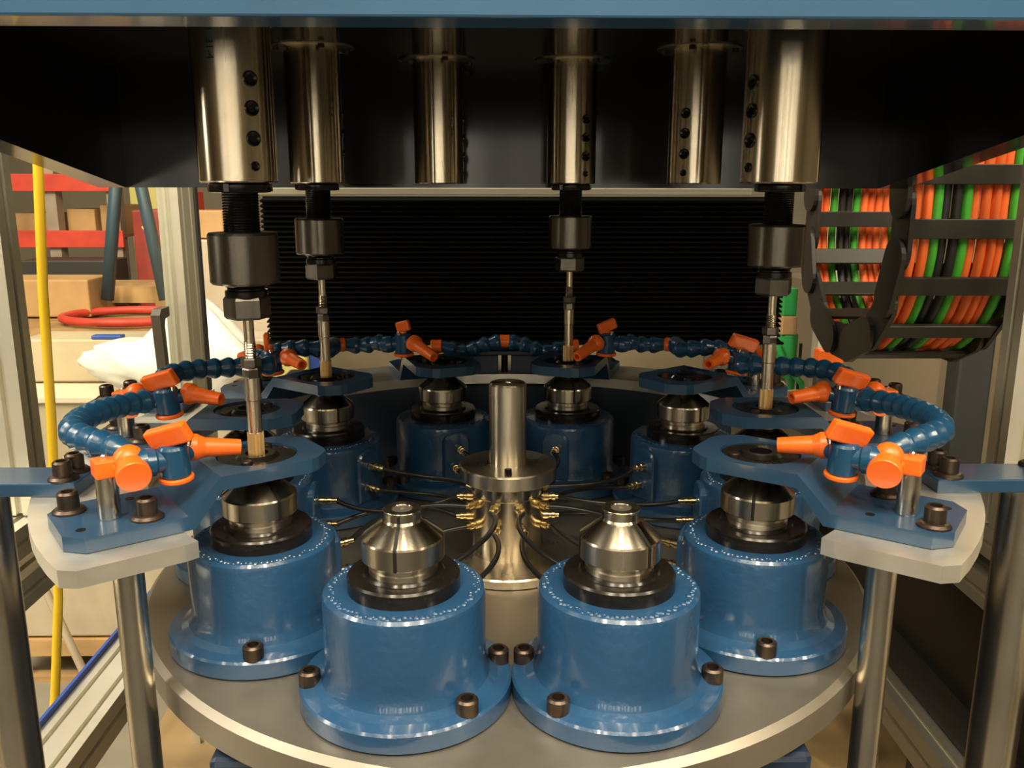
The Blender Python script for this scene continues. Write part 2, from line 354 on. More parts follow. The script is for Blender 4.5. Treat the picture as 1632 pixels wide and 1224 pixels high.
# ------------------------------------------------------------ aluminium mounting ring
def arc(r, a0, a1, n): return [(r*math.cos(a0+(a1-a0)*i/n), r*math.sin(a0+(a1-a0)*i/n)) for i in range(n+1)]
ae = math.atan2(-1.13, 1.18); ai = math.atan2(-.98, .915)
poly = arc(1.65, ae, PI-ae, 72)+[(-1.138, -1.148)]+arc(1.30, PI-ai, ai, 72)+[(1.138, -1.148)]
mb = MB(); n = len(poly)
no = 73
ring = thing('mounting_ring', 'horseshoe shaped bare aluminium ring plate that carries the guide plates', 'ring plate', 0, 0, -.04)
# built as quad strip between outer and inner edge so the faces stay clean
outer = [(1.138, -1.148)]+arc(1.65, ae, PI-ae, 72)+[(-1.138, -1.148)]; inner = [(.915, -.98)]+arc(1.30, ai, PI-ai, 72)+[(-.915, -.98)]
vs = []; fs = []
for (ox, oy), (ix, iy) in zip(outer, inner):
    vs += [(ox, oy, 0), (ox, oy, .05), (ix, iy, .05), (ix, iy, 0)]
for i in range(len(outer)-1):
    a, b = 4*i, 4*i+4
    fs += [(a, b, b+1, a+1), (a+1, b+1, b+2, a+2), (a+2, b+2, b+3, a+3), (a+3, b+3, b, a)]
e = 4*(len(outer)-1); fs += [(0, 1, 2, 3), (e, e+3, e+2, e+1)]
MB().add(vs, fs).build('ring_plate', 'alu', ring)
# ------------------------------------------------------------ rods and outer posts
for s in (-1, 1):
    single(MB().cyl((0, 0, 0), (0, 0, 3.548), .043, n=32), 'guide_rod', 'polished', 'slim polished rod standing under the %s end of the aluminium ring' % SIDE[s], 'rod', -1.11 if s < 0 else 1.09, -.91, -3.59)
    single(MB().cyl((0, 0, 0), (0, 0, 3.6), .08, n=40), 'tie_post', 'polished', 'thick polished post at the %s picture edge under the blue clamp bar' % SIDE[s], 'post', s*1.75, -.5, -3.59)

# ------------------------------------------------------------ guide plates
def guide_plate():
    t = thing('guide_plate', 'x', 'guide plate', 0, 0, .01)
    zt, zb, th_ = .155-.01, .055-.01, .043
    # joggled strip: arm (with hole) - slope - base; cross sections along the outward direction
    hw = .16; N = 40; hole = .126; mb = MB()
    # arm: ring of quads between hole and outline
    def outl(a):
        ca, sa = math.cos(a), math.sin(a); best = 9
        for nx, ny, d in ((-1, 0, .20), (0, 1, hw), (0, -1, hw), (1, 0, .17), (-.7071, .7071, .205), (-.7071, -.7071, .205)):
            q = ca*nx+sa*ny
            if q > 1e-6: best = min(best, d/q)
        return (1+best*ca, best*sa)
    angs = sorted(set([2*PI*i/N for i in range(N)]+[math.atan2(hw, .17) % (2*PI), math.atan2(-hw, .17) % (2*PI)]))
    vs = []; fs = []; n = len(angs)
    for a in angs:
        ox, oy = outl(a); hx, hy = 1+hole*math.cos(a), hole*math.sin(a)
        vs += [(ox, oy, zt), (hx, hy, zt), (hx, hy, zt-th_), (ox, oy, zt-th_)]
    for i in range(n):
        a, b = 4*i, 4*((i+1) % n)
        fs += [(a, b, b+1, a+1), (a+1, b+1, b+2, a+2), (a+2, b+2, b+3, a+3)]
        if not (vs[a][0] > 1.1699 and vs[b][0] > 1.1699): fs.append((a+3, b+3, b, a))
    mb.add(vs, fs)
    # slope
    mb.add([(1.17, -hw, zt), (1.17, hw, zt), (1.272, hw, zb), (1.272, -hw, zb), (1.17, -hw, zt-th_), (1.17, hw, zt-th_), (1.255, hw, zb-th_), (1.255, -hw, zb-th_)],
           [(0, 3, 2, 1), (4, 5, 6, 7), (0, 4, 7, 3), (1, 2, 6, 5)])
    P2 = [(1.272, -hw), (1.55, -hw), (1.597, -hw+.055), (1.597, hw-.055), (1.55, hw), (1.272, hw)]; k = len(P2)
    vs = [(x, y, zb) for x, y in P2]+[(x if x > 1.3 else 1.255, y, zb-th_) for x, y in P2]
    mb.add(vs, [tuple(range(k)), tuple(range(2*k-1, k-1, -1))]+[(k+i, k+i+1, i+1, i) for i in range(k-1)])
    mb.build('plate', 'blue_plate', t)
    T = Matrix.Translation((1, 0, 0))
    MB().lathe([(.1255, zt-.040), (.1255, zt-.012), (.119, zt-.006), (.07, zt-.006), (.058, zt+.004), (.036, zt+.004), (.034, zt-.04)], 48, T).build('drill_bush', 'black_ox', t)
    for a in (50, 230):
        a = math.radians(a); MB().cyl((1+.094*math.cos(a), .094*math.sin(a), zt-.010), (1+.094*math.cos(a), .094*math.sin(a), zt+.006), .018, n=16, bev=.003).build('lock_screw', 'bolt', t)
    for (bx, by) in ((1.54, -.09), (1.37, .10)):
        o = put('bolt', wbolt_me, t, (bx, by, zb), bx*7); put('socket', wsock_me, o, (0, 0, 0))
    for (bx, by) in ((1.545, .085), (1.37, -.10)):
        MB().cyl((bx, by, zb-.02), (bx, by, zb+.0015), .0135, n=14).build('dowel_pin', 'black_ox', t)
    return t
GL = {(1, -1): 'near left blue guide plate below the thick gold tipped tool', (1, 1): 'near right blue guide plate with an empty black bush',
      (2, -1): 'left blue guide plate just behind the near left one', (2, 1): 'right blue guide plate entered by a gold tipped tool',
      (3, -1): 'third blue guide plate on the left, in front of a gold tip', (3, 1): 'third blue guide plate on the right without a tool',
      (4, -1): 'rear blue guide plate left of the central rod', (4, 1): 'rear blue guide plate right of the central rod under the thinnest looking tool'}
gp = None
for k, s, th, x, y in ST:
    if k == 0: continue
    if gp is None: gp = guide_plate(); gp.rotation_euler = (0, 0, th); gp['label'] = GL[(k, s)]; o = gp
    else: o = copy_thing(gp, 0, 0, .01, th, GL[(k, s)])
    o['group'] = 'blue guide plates on the aluminium ring'
    if (k, s) == (1, 1):     # small stamped figures on the front of this bush
        me = tmesh('2014', .045*S); me.materials.append(M['bolt'])
        tx = bpy.data.objects.new('stamped_figures', me); C.objects.link(tx); tx.parent = o
        tx.location = Vector((1+.0, 0, .1402))*S; tx.matrix_parent_inverse = Matrix.Identity(4)
        dx, dy = 0, -.090; c_, s_ = math.cos(-th), math.sin(-th)
        tx.location = Vector((1+c_*dx-s_*dy, s_*dx+c_*dy, .1402))*S; tx.rotation_euler = (0, 0, -th)
# ------------------------------------------------------------ clamp bars
def bar(label, x0, y0, x1, y1, s, bolts):
    cx = (x0+x1)/2; t = thing('clamp_bar', label, 'clamp bar', cx, (y0+y1)/2, .01, 0, 'blue bars bolted to the aluminium ring')
    MB().rbox(x0-cx, -(y1-y0)/2, 0, x1-cx, (y1-y0)/2, .046, .005).build('bar', 'blue_plate', t)
    for bx, by in bolts:
        o = put('bolt', wbolt_me, t, (bx-cx, by-(y0+y1)/2, .046), bx*5); put('socket', wsock_me, o, (0, 0, 0))
bar('blue clamp bar running to the left post, near left end of the ring', -1.92, -.585, -1.40, -.41, -1, [(-1.455, -.54), (-1.455, -.455)])
bar('blue clamp bar running to the right post, near right end of the ring', 1.40, -.585, 1.92, -.41, 1, [(1.455, -.54), (1.455, -.455), (1.80, -.44)])
bar('short blue clamp bar on the far left of the ring behind the hose bend', -1.85, .485, -1.42, .70, -1, [(-1.79, .575), (-1.72, .665)])
bar('short blue clamp bar on the far right of the ring behind the hose bend', 1.42, .485, 1.83, .70, 1, [(1.77, .575), (1.71, .665)])

# ------------------------------------------------------------ coolant valves, posts and segmented hoses
def valve(k, s, th, label, variant):
    # local: outward +x, "front" is +y on the left side and -y on the right side
    f = -s
    L = lambda x, y, z: Vector((x, f*y, z-.055))
    t = thing('coolant_valve', label, 'coolant valve', 0, 0, .055, th, 'orange and blue coolant valves round the ring')
    if variant == 'rear':
        pv = L(1.10, .17, .235); n0 = L(1.03, .13, .24); n1 = L(.885, .07, .195); tee = L(1.17, .33, .215)
    else:
        pv = L(1.275, .075, .208); n0 = L(1.205, .035, .222); n1 = L(1.075, .070, .208); tee = L(1.395, .07, .212)
        post = L(1.455, .03, .055)
        MB().lathe([(.0295, 0), (.031, .003), (.031, .165), (.022, .17), (.010, .172), (.010, .186), (.006, .190)], 24, Matrix.Translation(post)).build('post', 'polished', t)
        MB().rbox(post.x-.033, post.y-.033, .125, post.x+.033, post.y+.033, .178, .006).build('clamp', 'orange', t)
        MB().cyl(post+Vector((-.02, f*.01, .15)), tee, .024, n=16).build('clamp_arm', 'orange', t)
        # tee: a ball with a flat end cap turned to the front
        ecd = Vector((.10, f*.75, -.22)).normalized()
        MB().ball(tee+Vector((0, -f*.015, .012)), .044, 20).build('tee_ball', 'orange', t)
        MB().prof(tee-ecd*.01, ecd, [(.034, 0), (.040, .02), (.042, .05), (.047, .052), (.048, .074), (.046, .078), (.02, .079)], 28).build('end_cap', 'orange', t)
    ax = Vector((.05*1, f*.06, 1)).normalized() if variant != 'rear' else Vector((0, 0, 1))
    # valve body: upright barrel, a collar towards the hose and a socket to the nozzle
    MB().prof(pv-ax*.052, ax, [(.040, 0), (.043, .006), (.043, .09), (.038, .098), (.026, .101)], 24).build('valve_body', 'hose_blue', t)
    MB().prof(pv-ax*.066, ax, [(.046, 0), (.050, .004), (.050, .012), (.046, .015)], 24).build('bottom_cap', 'orange', t)
    d = (tee-pv).normalized()
    MB().prof(pv+d*.02, d, [(.032, 0), (.034, .03), (.041, .036), (.044, .06), (.038, .085), (.026, .10)], 20).build('hose_socket', 'hose_blue', t)
    d = (n0-pv).normalized(); g_ = (n0-pv).length
    MB().prof(pv+d*.02, d, [(.028, 0), (.028, g_-.04), (.032, g_-.03), (.034, g_-.015), (.026, g_)], 18).build('nozzle_socket', 'hose_blue', t)
    d = (n1-n0).normalized(); ln = (n1-n0).length
    MB().prof(n0-d*.018, d, [(.036, 0), (.041, .004), (.041, .026), (.036, .036), (.030, .05), (.0245, ln+.012), (.0235, ln+.018), (.014, ln+.018), (.012, ln-.03)], 24).build('nozzle', 'orange', t)
    # handle: a slab on top of the barrel, tipped up at its outer end
    top = pv+ax*.052
    if variant == 'edge': hm = Matrix.Translation(top+Vector((.02, 0, .025))) @ Matrix.Rotation(-th+.15, 4, 'Z') @ Matrix.Rotation(.0, 4, 'Y'); dim = (.012, .05, .048)
    elif variant == 'rear': hm = Matrix.Translation(top+Vector((0, 0, .03))) @ Matrix.Rotation(-th+(PI if s > 0 else 0)+.3*s, 4, 'Z') @ Matrix.Rotation(.35*s if s > 0 else -.25, 4, 'Y'); dim = (.034 if s < 0 else .048, .030, .026)
    else: hm = Matrix.Translation(top+Vector((.012, f*.012, .026))) @ Matrix.Rotation(-th+(-.25 if s < 0 else .25), 4, 'Z') @ Matrix.Rotation((-.30 if s < 0 else .30), 4, 'Y') @ Matrix.Rotation(.35, 4, 'X'); dim = (.068, .030, .031)
    mb = MB().rbox(-dim[0], -dim[1]*.55, -dim[2], dim[0], dim[1]*.55, dim[2], .007, hm)
    mb.build('handle', 'orange', t)
    MB().cyl(pv+ax*.045, top+Vector((.004, 0, .02)), .016, n=12).build('stem', 'orange', t)
    MB().cyl(pv+Vector((-.035, f*.028, .045)), pv+Vector((-.037, f*.034, .06)), .008, n=10).build('pin', 'polished', t)
    return t
VL = {(1, -1): 'orange nozzle valve on a steel post, near left guide plate', (1, 1): 'orange nozzle valve on a steel post, near right guide plate',
      (2, -1): 'second orange valve on the left, its handle in front of the white roll', (2, 1): 'second orange valve on the right, nozzle beside a gold tip',
      (3, -1): 'third orange valve on the left with its handle edge on', (3, 1): 'third orange valve on the right, handle before the black bellows',
      (4, -1): 'rear orange valve left of centre with an upright handle', (4, 1): 'rear orange valve right of centre with a tilted handle'}
for k, s, th, x, y in ST:
    if k: valve(k, s, th, VL[(k, s)], 'rear' if k == 4 else ('edge' if (k, s) == (3, -1) else 'n'))

def loc2w(k, s, a, b, z):
    ra = math.radians((18, 54, 90, 126, 162)[k]); u = Vector((s*math.sin(ra), -math.cos(ra), 0)); t_ = Vector((-s*math.cos(ra), -math.sin(ra), 0))
    return u*a+t_*b+Vector((0, 0, z))
seg_me = MB().lathe([(.028, -.006), (.031, .002), (.034, .024), (.038, .034), (.043, .048), (.043, .058), (.039, .068), (.032, .075)], 18).mesh('hose_segment'); seg_me.materials.append(M['hose_blue'])
def seg_hose(pts, label, pitch=.059):
    pts = [Vector(p) for p in pts]; dense = []
    ext = [2*pts[0]-pts[1]]+pts+[2*pts[-1]-pts[-2]]
    for i in range(1, len(ext)-2):
        for j in range(24):
            t_ = j/24; p0, p1, p2, p3 = ext[i-1:i+3]
            dense.append(.5*((2*p1)+(p2-p0)*t_+(2*p0-5*p1+4*p2-p3)*t_*t_+(3*p1-p0-3*p2+p3)*t_**3))
    dense.append(pts[-1]); o0 = dense[0]
    t = thing('coolant_hose', label, 'hose', o0.x, o0.y, o0.z, 0, 'blue segmented coolant hoses'); acc = 0; last = dense[0]
    lens = [0]
    for a, b in zip(dense, dense[1:]): lens.append(lens[-1]+(b-a).length)
    n = max(2, round(lens[-1]/pitch))
    for i in range(n):
        L = lens[-1]*i/n; j = max(q for q in range(len(lens)) if lens[q] <= L+1e-9); j2 = min(j+8, len(dense)-1); j1 = max(j2-8, 0)
        d = (dense[j2]-dense[j1]).normalized(); o = put('hose_segment', seg_me, t, dense[j]-o0); o.rotation_euler = d.to_track_quat('Z', 'Y').to_euler()
    return t
def collar(p, d, label):
    d = Vector(d).normalized(); t = MB().prof(-d*.03, d, [(.030, 0), (.036, .006), (.034, .03), (.036, .054), (.030, .06)], 18)
    return single(t, 'hose_collar', 'orange', label, 'collar', p[0], p[1], p[2], 0, 'orange collars on the blue hose')
for s in (-1, 1):
    m_ = s
    A = loc2w(1, s, 1.40, .045, .225)
    pts = [A+Vector((0, .02, .01)), (m_*1.20, -.80, .25), (m_*1.33, -.69, .252), (m_*1.385, -.54, .25), (m_*1.385, -.40, .245), (m_*1.36, -.27, .235), (m_*1.315, -.17, .225)]
    seg_hose(pts, 'fat blue segmented hose bending between the first and second valves on the %s' % SIDE[s])
    B = loc2w(2, s, 1.37, .04, .21)
    pts = [(m_*1.33, .02, .235), (m_*1.35, .14, .25), (m_*1.29, .24, .255), (m_*1.19, .31, .25), (m_*1.09, .365, .245), (m_*1.02, .43, .235)]
    seg_hose(pts, 'blue segmented hose climbing behind the second valve on the %s' % SIDE[s])
    Cc = loc2w(3, s, 1.38, .06, .215)
    D = loc2w(4, s, 1.22, .47, .22)
    pts = [Cc+Vector((-m_*.03, .06, .0)), (m_*.98, .82, .24), (m_*.86, .86, .225), D+Vector((m_*.02, 0, 0))]
    seg_hose(pts, 'short blue segmented hose behind the third guide plate on the %s' % SIDE[s])
    collar(D, (-m_, .3, 0), 'small orange collar on the blue hose behind the %s long tool' % SIDE[s] if s < 0 else 'small orange collar low on the blue hose right of the rear valve')
    v4 = loc2w(4, s, 1.15, .26, .235)
    seg_hose([D+Vector((-m_*.03, .01, 0)), (D+v4)/2+Vector((0, .02, -.012)), v4], 'blue segmented hose feeding the rear valve on the %s' % SIDE[s])
    E0 = Vector((m_*.36, 1.28, .165)); collar(E0, (-m_, 0, 0), 'orange collar half hidden by the %s rear nozzle' % SIDE[s])
    seg_hose([E0+Vector((-m_*.03, 0, 0)), (m_*.22, 1.29, .135), (m_*.12, 1.30, .165), (m_*.03, 1.31, .185)], 'thin looking dark hose behind the %s rear guide plate, ending at centre' % SIDE[s])
collar((0, 1.31, .186), (1, 0, 0), 'orange collar at rear centre, behind the steel rod')

hb_ = thing('hose_bracket', 'dark bracket on the ring at rear centre, below an orange collar', 'bracket', 0, 1.36, .01)
MB().rbox(-.20, -.05, 0, -.035, .05, .10, .006).rbox(.035, -.05, 0, .20, .05, .10, .006).build('foot', 'blue_dark', hb_)
MB().rbox(-.21, -.055, .10, .21, .055, .125, .005).build('top_strap', 'blue_dark', hb_)
MB().cyl((0, 0, 0), (0, 0, .10), .018, n=12).build('stud', 'black_ox', hb_)
# ------------------------------------------------------------ machine head
head = thing('overhead_gantry', 'blue fronted machine head with a glossy black inside', 'machine head', 0, 1.2, .98)
hz = .98; hy = 1.2
MB().rbox(-2.35, -1.2-hy, 1.358-hz, 2.35, -1.06-hy, 1.75-hz, .006).build('front_beam', 'blue_beam', head)
MB().box(-1.87, 0, 0, 1.87, .12, .72).build('back_panel', 'hood', head)
MB().box(-1.87, -1.05-hy, 1.55-hz, 1.87, 0, 1.68-hz).build('roof_panel', 'hood', head)
for s in (-1, 1):
    x0, x1 = (1.87, 2.0) if s > 0 else (-2.0, -1.87)
    vs = []
    for x in (x0, x1): vs += [(x, .12, 0), (x, -.02, 0), (x, -1.09-hy+.03, .36), (x, -1.09-hy+.03, .72), (x, .12, .72)]
    MB().add(vs, [(0, 1, 2, 3, 4), (9, 8, 7, 6, 5)]+[(i, (i+1) % 5, 5+(i+1) % 5, 5+i) for i in range(5)]).build('side_plate', 'hood', head)

# ------------------------------------------------------------ spindles and tool holders
def spindle():
    t = thing('spindle', 'x', 'spindle', 0, 0, 1.0)
    r = .114
    MB().lathe([(.05, .0), (r-.004, .0), (r, .004), (r, .545)], 64).build('sleeve', 'steel_tube', t)
    MB().lathe([(r+.002, .545), (r+.062, .546), (r+.062, .5495)], 48).build('flange', 'steel', t)
    for a in (.2, PI+.2, PI/2+.2, -PI/2+.2):
        MB().cyl(((r+.035)*math.cos(a), (r+.035)*math.sin(a), .530), ((r+.035)*math.cos(a), (r+.035)*math.sin(a), .546), .013, n=12).build('flange_bolt', 'bolt', t)
    for zz, rr in ((.285, .022), (.205, .022), (.122, .022), (.045, .014)):
        a = HA; c_ = (r*math.cos(a), r*math.sin(a)); d = Vector((math.cos(a), math.sin(a), 0)); p = Vector((c_[0], c_[1], zz))
        MB().prof(p-d*.004, d, [(rr, 0), (rr, .0075), (rr*.85, .0095), (rr*.62, .0075), (rr*.5, .0065)], 20).build('grub_screw', 'black_ox', t)
    a = HA+2.6; p = Vector((r*math.cos(a), r*math.sin(a), .045)); d = Vector((math.cos(a), math.sin(a), 0))
    MB().prof(p-d*.006, d, [(.012, 0), (.012, .0078), (.006, .008)], 16).build('grub_screw', 'black_ox', t)
    return t
HA = 0
def serial(parent, text, ang, z0, size, rr=.1146):
    me = tmesh(text, size*S)      # stamped down the sleeve, bent round it
    for v in me.vertices:
        u, w = v.co.x/S, v.co.y/S; a = ang+w/rr
        v.co = Vector((rr*math.cos(a), rr*math.sin(a), z0-u))*S
    me.materials.append(M['socket']); o = bpy.data.objects.new('stamped_number', me); C.objects.link(o); o.parent = parent
sp = None
SL = {(1, -1): 'steel spindle sleeve at near left with large grub screws down its right side', (1, 1): 'steel spindle sleeve at near right with grub screws on its left edge',
      (2, -1): 'steel spindle sleeve hidden behind the near left one', (2, 1): 'steel spindle sleeve hidden behind the near right one',
      (3, -1): 'steel spindle sleeve second from the left, holding a long tool', (3, 1): 'steel spindle sleeve second from the right, holding no tool',
      (4, -1): 'steel spindle sleeve left of centre, without a tool', (4, 1): 'steel spindle sleeve right of centre with four dark grub screws'}
GA = {(1, -1): -50, (1, 1): -158, (2, -1): 40, (2, 1): 120, (3, -1): 15, (3, 1): -125, (4, -1): 5, (4, 1): -60}
SPN = {}
for k, s, th, x, y in ST:
    if k == 0: continue
    ga = math.radians(GA[(k, s)])
    if sp is None: sp = spindle(); sp.location = W(x, y, 1.0); sp.rotation_euler = (0, 0, ga); sp['label'] = SL[(k, s)]; o = sp
    else: o = copy_thing(sp, x, y, 1.0, ga, SL[(k, s)])
    o['group'] = 'steel spindle sleeves in the machine head'; SPN[(k, s)] = (o, ga)
o, ga = SPN[(1, -1)]; serial(o, '2901  31-4', math.radians(-104)-ga, .40, .030)
o, ga = SPN[(4, -1)]; serial(o, '2901  31-4', math.radians(-53)-ga, .27, .026)
o, ga = SPN[(3, -1)]; serial(o, '2901  31-4', math.radians(-40)-ga, .32, .022)

def tool():
    t = thing('tap_holder', 'x', 'tool holder', 0, 0, 1.0)
    q = lambda p: [(r, z-1) for r, z in p]
    MB().lathe(q([(.075, .970), (.090, .972), (.092, .978), (.092, .992), (.085, 1.0)]), 40).build('adapter_ring', 'black_ox', t)
    for a in range(3):
        a = a*2.09+.4; MB().box(.088*math.cos(a)-.008, .088*math.sin(a)-.008, -.026, .088*math.cos(a)+.008, .088*math.sin(a)+.008, -.004).build('key', 'black_ox', t)
    th_ = [(.050, .853)]
    for i in range(14):
        z = .858+i*.008; th_ += [(.0545, z), (.0515, z+.004)]
    th_ += [(.055, .971)]
    MB().lathe(q(th_), 32).build('threaded_shank', 'black_ox', t)
    MB().lathe(q([(.085, .698), (.099, .700), (.1035, .706), (.1035, .846), (.099, .853), (.06, .855)]), 48).build('chuck_body', 'chuck', t)
    MB().lathe(q([(.058, .655), (.063, .660), (.063, .678), (.056, .681), (.056, .686), (.068, .700)]), 40).build('chuck_neck', 'black_ox', t)
    def hexn(r, z0, z1, name, m_, b=.006, rot=0):
        MB().lathe(q([(r*.90, z0), (r, z0+b), (r, z1-b), (r*.93, z1)]), 6, Matrix.Rotation(rot, 4, 'Z')).flat().build(name, m_, t)
    hexn(.070, .592, .660, 'clamp_nut', 'chuck', .008, .3)
    MB().lathe(q([(.0155, .45), (.0165, .60)]), 24).build('shank', 'steel_tube', t)
    sh = [(.0185, .445)]
    for i in range(9): z = .45+i*.008; sh += [(.0165, z), (.0185, z+.004)]
    MB().lathe(q(sh), 20).build('threaded_rod', 'steel_tube', t)
    hexn(.0315, .438, .469, 'lock_nut', 'chuck', .005, .1); hexn(.0285, .404, .437, 'lock_nut', 'chuck', .005, .5)
    MB().lathe(q([(.0225, .331), (.0255, .334), (.0255, .405)]), 28).build('sleeve', 'steel_tube', t)
    MB().lathe(q([(.0225, .226), (.0225, .333)]), 28).build('tool_stem', 'steel_tube', t)
    # fluted gold cutter
    n = 24; vs = []; zz = (.125, .135, .20, .228)
    for z in zz:
        for i in range(n):
            a = 2*PI*i/n; r = (.026 if i % 4 in (0, 1, 2) else .0195)*(.9 if z == zz[0] else 1); vs.append((r*math.cos(a), r*math.sin(a), z-1))
    fs = [(j*n+i, j*n+(i+1) % n, (j+1)*n+(i+1) % n, (j+1)*n+i) for j in range(3) for i in range(n)]+[tuple(reversed(range(n))), tuple(range(3*n, 4*n))]
    MB().add(vs, fs).build('cutter', 'gold', t)
    return t
TL = {(1, -1): 'large black chuck with gold tipped tool reaching the near left guide plate', (3, -1): 'black chuck with gold tipped tool second from the left',
      (4, 1): 'black chuck with gold tipped tool right of centre before the bellows', (2, 1): 'black chuck with gold tipped tool at right beside the cable chain'}
tl = None
for (k, s) in TL:
    _, _, th, x, y = [q for q in ST if q[0] == k and q[1] == s][0]
    if tl is None: tl = tool(); tl.location = W(x, y, 1.0); tl['label'] = TL[(k, s)]; o = tl
    else: o = copy_thing(tl, x, y, 1.0, .4*k, TL[(k, s)])
    o['group'] = 'black tool holders with gold tips'

# ------------------------------------------------------------ bellows
be = thing('way_bellows', 'black pleated bellows cover hanging behind the spindles', 'bellows', .1, 1.85, .09)
prof_ = []; n = 29; z0, z1 = .0, .835
for i in range(n): prof_ += [(-.045, z0+(z1-z0)*(i+.15)/n), (-.045, z0+(z1-z0)*(i+.45)/n), (.02, z0+(z1-z0)*(i+.8)/n)]
vs = []; fs = []
for y_, z_ in prof_: vs += [(-1.48, y_, z_), (1.53, y_, z_)]
for i in range(len(prof_)-1): fs.append((2*i, 2*i+1, 2*i+3, 2*i+2))
o = MB().add(vs, fs).build('pleat', 'bellows', be); o['kind'] = 'stuff'
MB().box(-1.48, .021, 0, 1.53, .06, .84).build('backing_panel', 'bellows', be)
MB().rbox(-1.5, -.06, -.012, 1.55, .03, .003, .003).build('bottom_strip', 'bellows', be)
single(MB().rbox(-1.45, -.05, .0, 1.40, .03, .038, .005), 'cover_rail', 'cream', 'bright cream rail above the black bellows, seen below the head', 'rail', 0, 1.80, .94)

# ------------------------------------------------------------ cable chain with cables
ch = thing('cable_chain', 'black plastic energy chain looping down on the right', 'cable chain', 2.36, 1.96, .07)
cx0, cx1, rad = -.31, .31, .66
def cpath(sv, rr=0):    # distance along: down the front run, round the bottom, up the rear run; local, z 0 = lowest
    R0 = rad+rr; Lh = 1.0
    if sv < Lh: return Vector((0, -R0, rad+Lh-sv)), Vector((0, 0, -1))
    sv -= Lh; A = PI*rad
    if sv < A:
        a = sv/rad; return Vector((0, -R0*math.cos(a), rad-R0*math.sin(a))), Vector((0, math.sin(a), -math.cos(a)))
    return Vector((0, R0, rad+sv-A)), Vector((0, 0, 1))
tot = 1.0+PI*rad+1.0; nl = 15; pitch_ = tot/nl
link = MB()
pts2 = [(math.cos(a)*.105, math.sin(a)*.105+.12) for a in [PI*i/10 for i in range(11)]]+[(math.cos(a)*.105, math.sin(a)*.105-.12) for a in [PI+PI*i/10 for i in range(11)]]
vs = []; npt = len(pts2)
for x in (-.012, .012): vs += [(x, p[0], p[1]) for p in pts2]
link.add(vs, [tuple(range(npt)), tuple(reversed(range(npt, 2*npt)))]+[(i, (i+1) % npt, npt+(i+1) % npt, npt+i) for i in range(npt)])
link_me = link.mesh('link_plate'); link_me.materials.append(M['chain'])
bar_me = MB().rbox(cx0, -.012, -.05, cx1, .012, .05, .004).mesh('crossbar'); bar_me.materials.append(M['chain'])
for i in range(nl):
    p, d = cpath((i+.5)*pitch_); ang = math.atan2(-d.y, d.z)
    for x in (cx0, cx1):
        o = put('link_plate', link_me, ch, p+Vector((x+(.013 if i % 2 else -.013), 0, 0))); o.rotation_euler = (ang, 0, 0)
    for rr in (-.088, .088):
        p2, d2 = cpath((i+.5)*pitch_, rr); o = put('crossbar', bar_me, ch, p2); o.rotation_euler = (math.atan2(-d2.y, d2.z), 0, 0)
cols = ['o', 'o', 'g', 'k', 'k', 'g', 'o', 'o', 'o', 'o', 'g']; CN = {'o': 'orange', 'g': 'green', 'k': 'black'}; ORD = ['first', 'second', 'third', 'fourth', 'fifth', 'sixth', 'seventh', 'eighth', 'ninth', 'tenth', 'last']
for i, c_ in enumerate(cols):
    x = cx0+.06+(cx1-cx0-.12)*i/(len(cols)-1); r = .0245
    pts = [cpath(tot*j/60, .045 if i % 3 else .03)[0]+Vector((x+.002*math.sin(j*.35+i*2), 0, 0)) for j in range(61)]
    single(MB().tube(pts, r, 10), 'power_cable', 'cab_'+c_, '%s cable, %s from the left inside the black chain loop' % (CN[c_], ORD[i]), 'cable', 2.36, 1.96, .07, 0, 'cables in the energy chain')

# ------------------------------------------------------------ aluminium guard frame
def extr(L, w, d, name, label, x, y, z, axis, nw=1, nd=1, cat='frame profile'):
    # T-slot profile, w along local x, d along local y, length along z; slots are real grooves
    def side(n, wid):
        pts = []; mod = wid/n
        for i in range(n):
            c_ = (i+.5)*mod; pts += [(c_-.016, 0), (c_-.016, .03), (c_+.016, .03), (c_+.016, 0)]
        return pts
    P_ = []
    P_ += [(0, 0)]+[(u, v) for u, v in side(nw, w)]+[(w, 0)]+[(w-v, u) for u, v in side(nd, d)]+[(w, d)]+[(w-u, d-v) for u, v in side(nw, w)]+[(0, d)]+[(v, d-u) for u, v in side(nd, d)]
    mt = None
    if axis == 'y': mt = Matrix(((1, 0, 0, 0), (0, 0, 1, 0), (0, 1, 0, 0), (0, 0, 0, 1)))
    if axis == 'x': mt = Matrix(((0, 0, 1, 0), (1, 0, 0, 0), (0, 1, 0, 0), (0, 0, 0, 1)))
    n = len(P_); vs = [Vector((a, b, c_)) for c_ in (0, L) for a, b in P_]
    if mt: vs = [mt @ v for v in vs]
    mb = MB().add(vs, [(i, (i+1) % n, n+(i+1) % n, n+i) for i in range(n)])
    # core block keeps the section closed without blocking the grooves
    core = [Vector((a, b, c_)) for c_ in (.001, L-.001) for b in (.031, d-.031) for a in (.031, w-.031)]
    if mt: core = [mt @ v for v in core]
    mb.add(core, [(0, 2, 3, 1), (4, 5, 7, 6), (0, 1, 5, 4), (2, 6, 7, 3), (0, 4, 6, 2), (1, 3, 7, 5)])
    return single(mb, name, 'extr', label, cat, x, y, z)
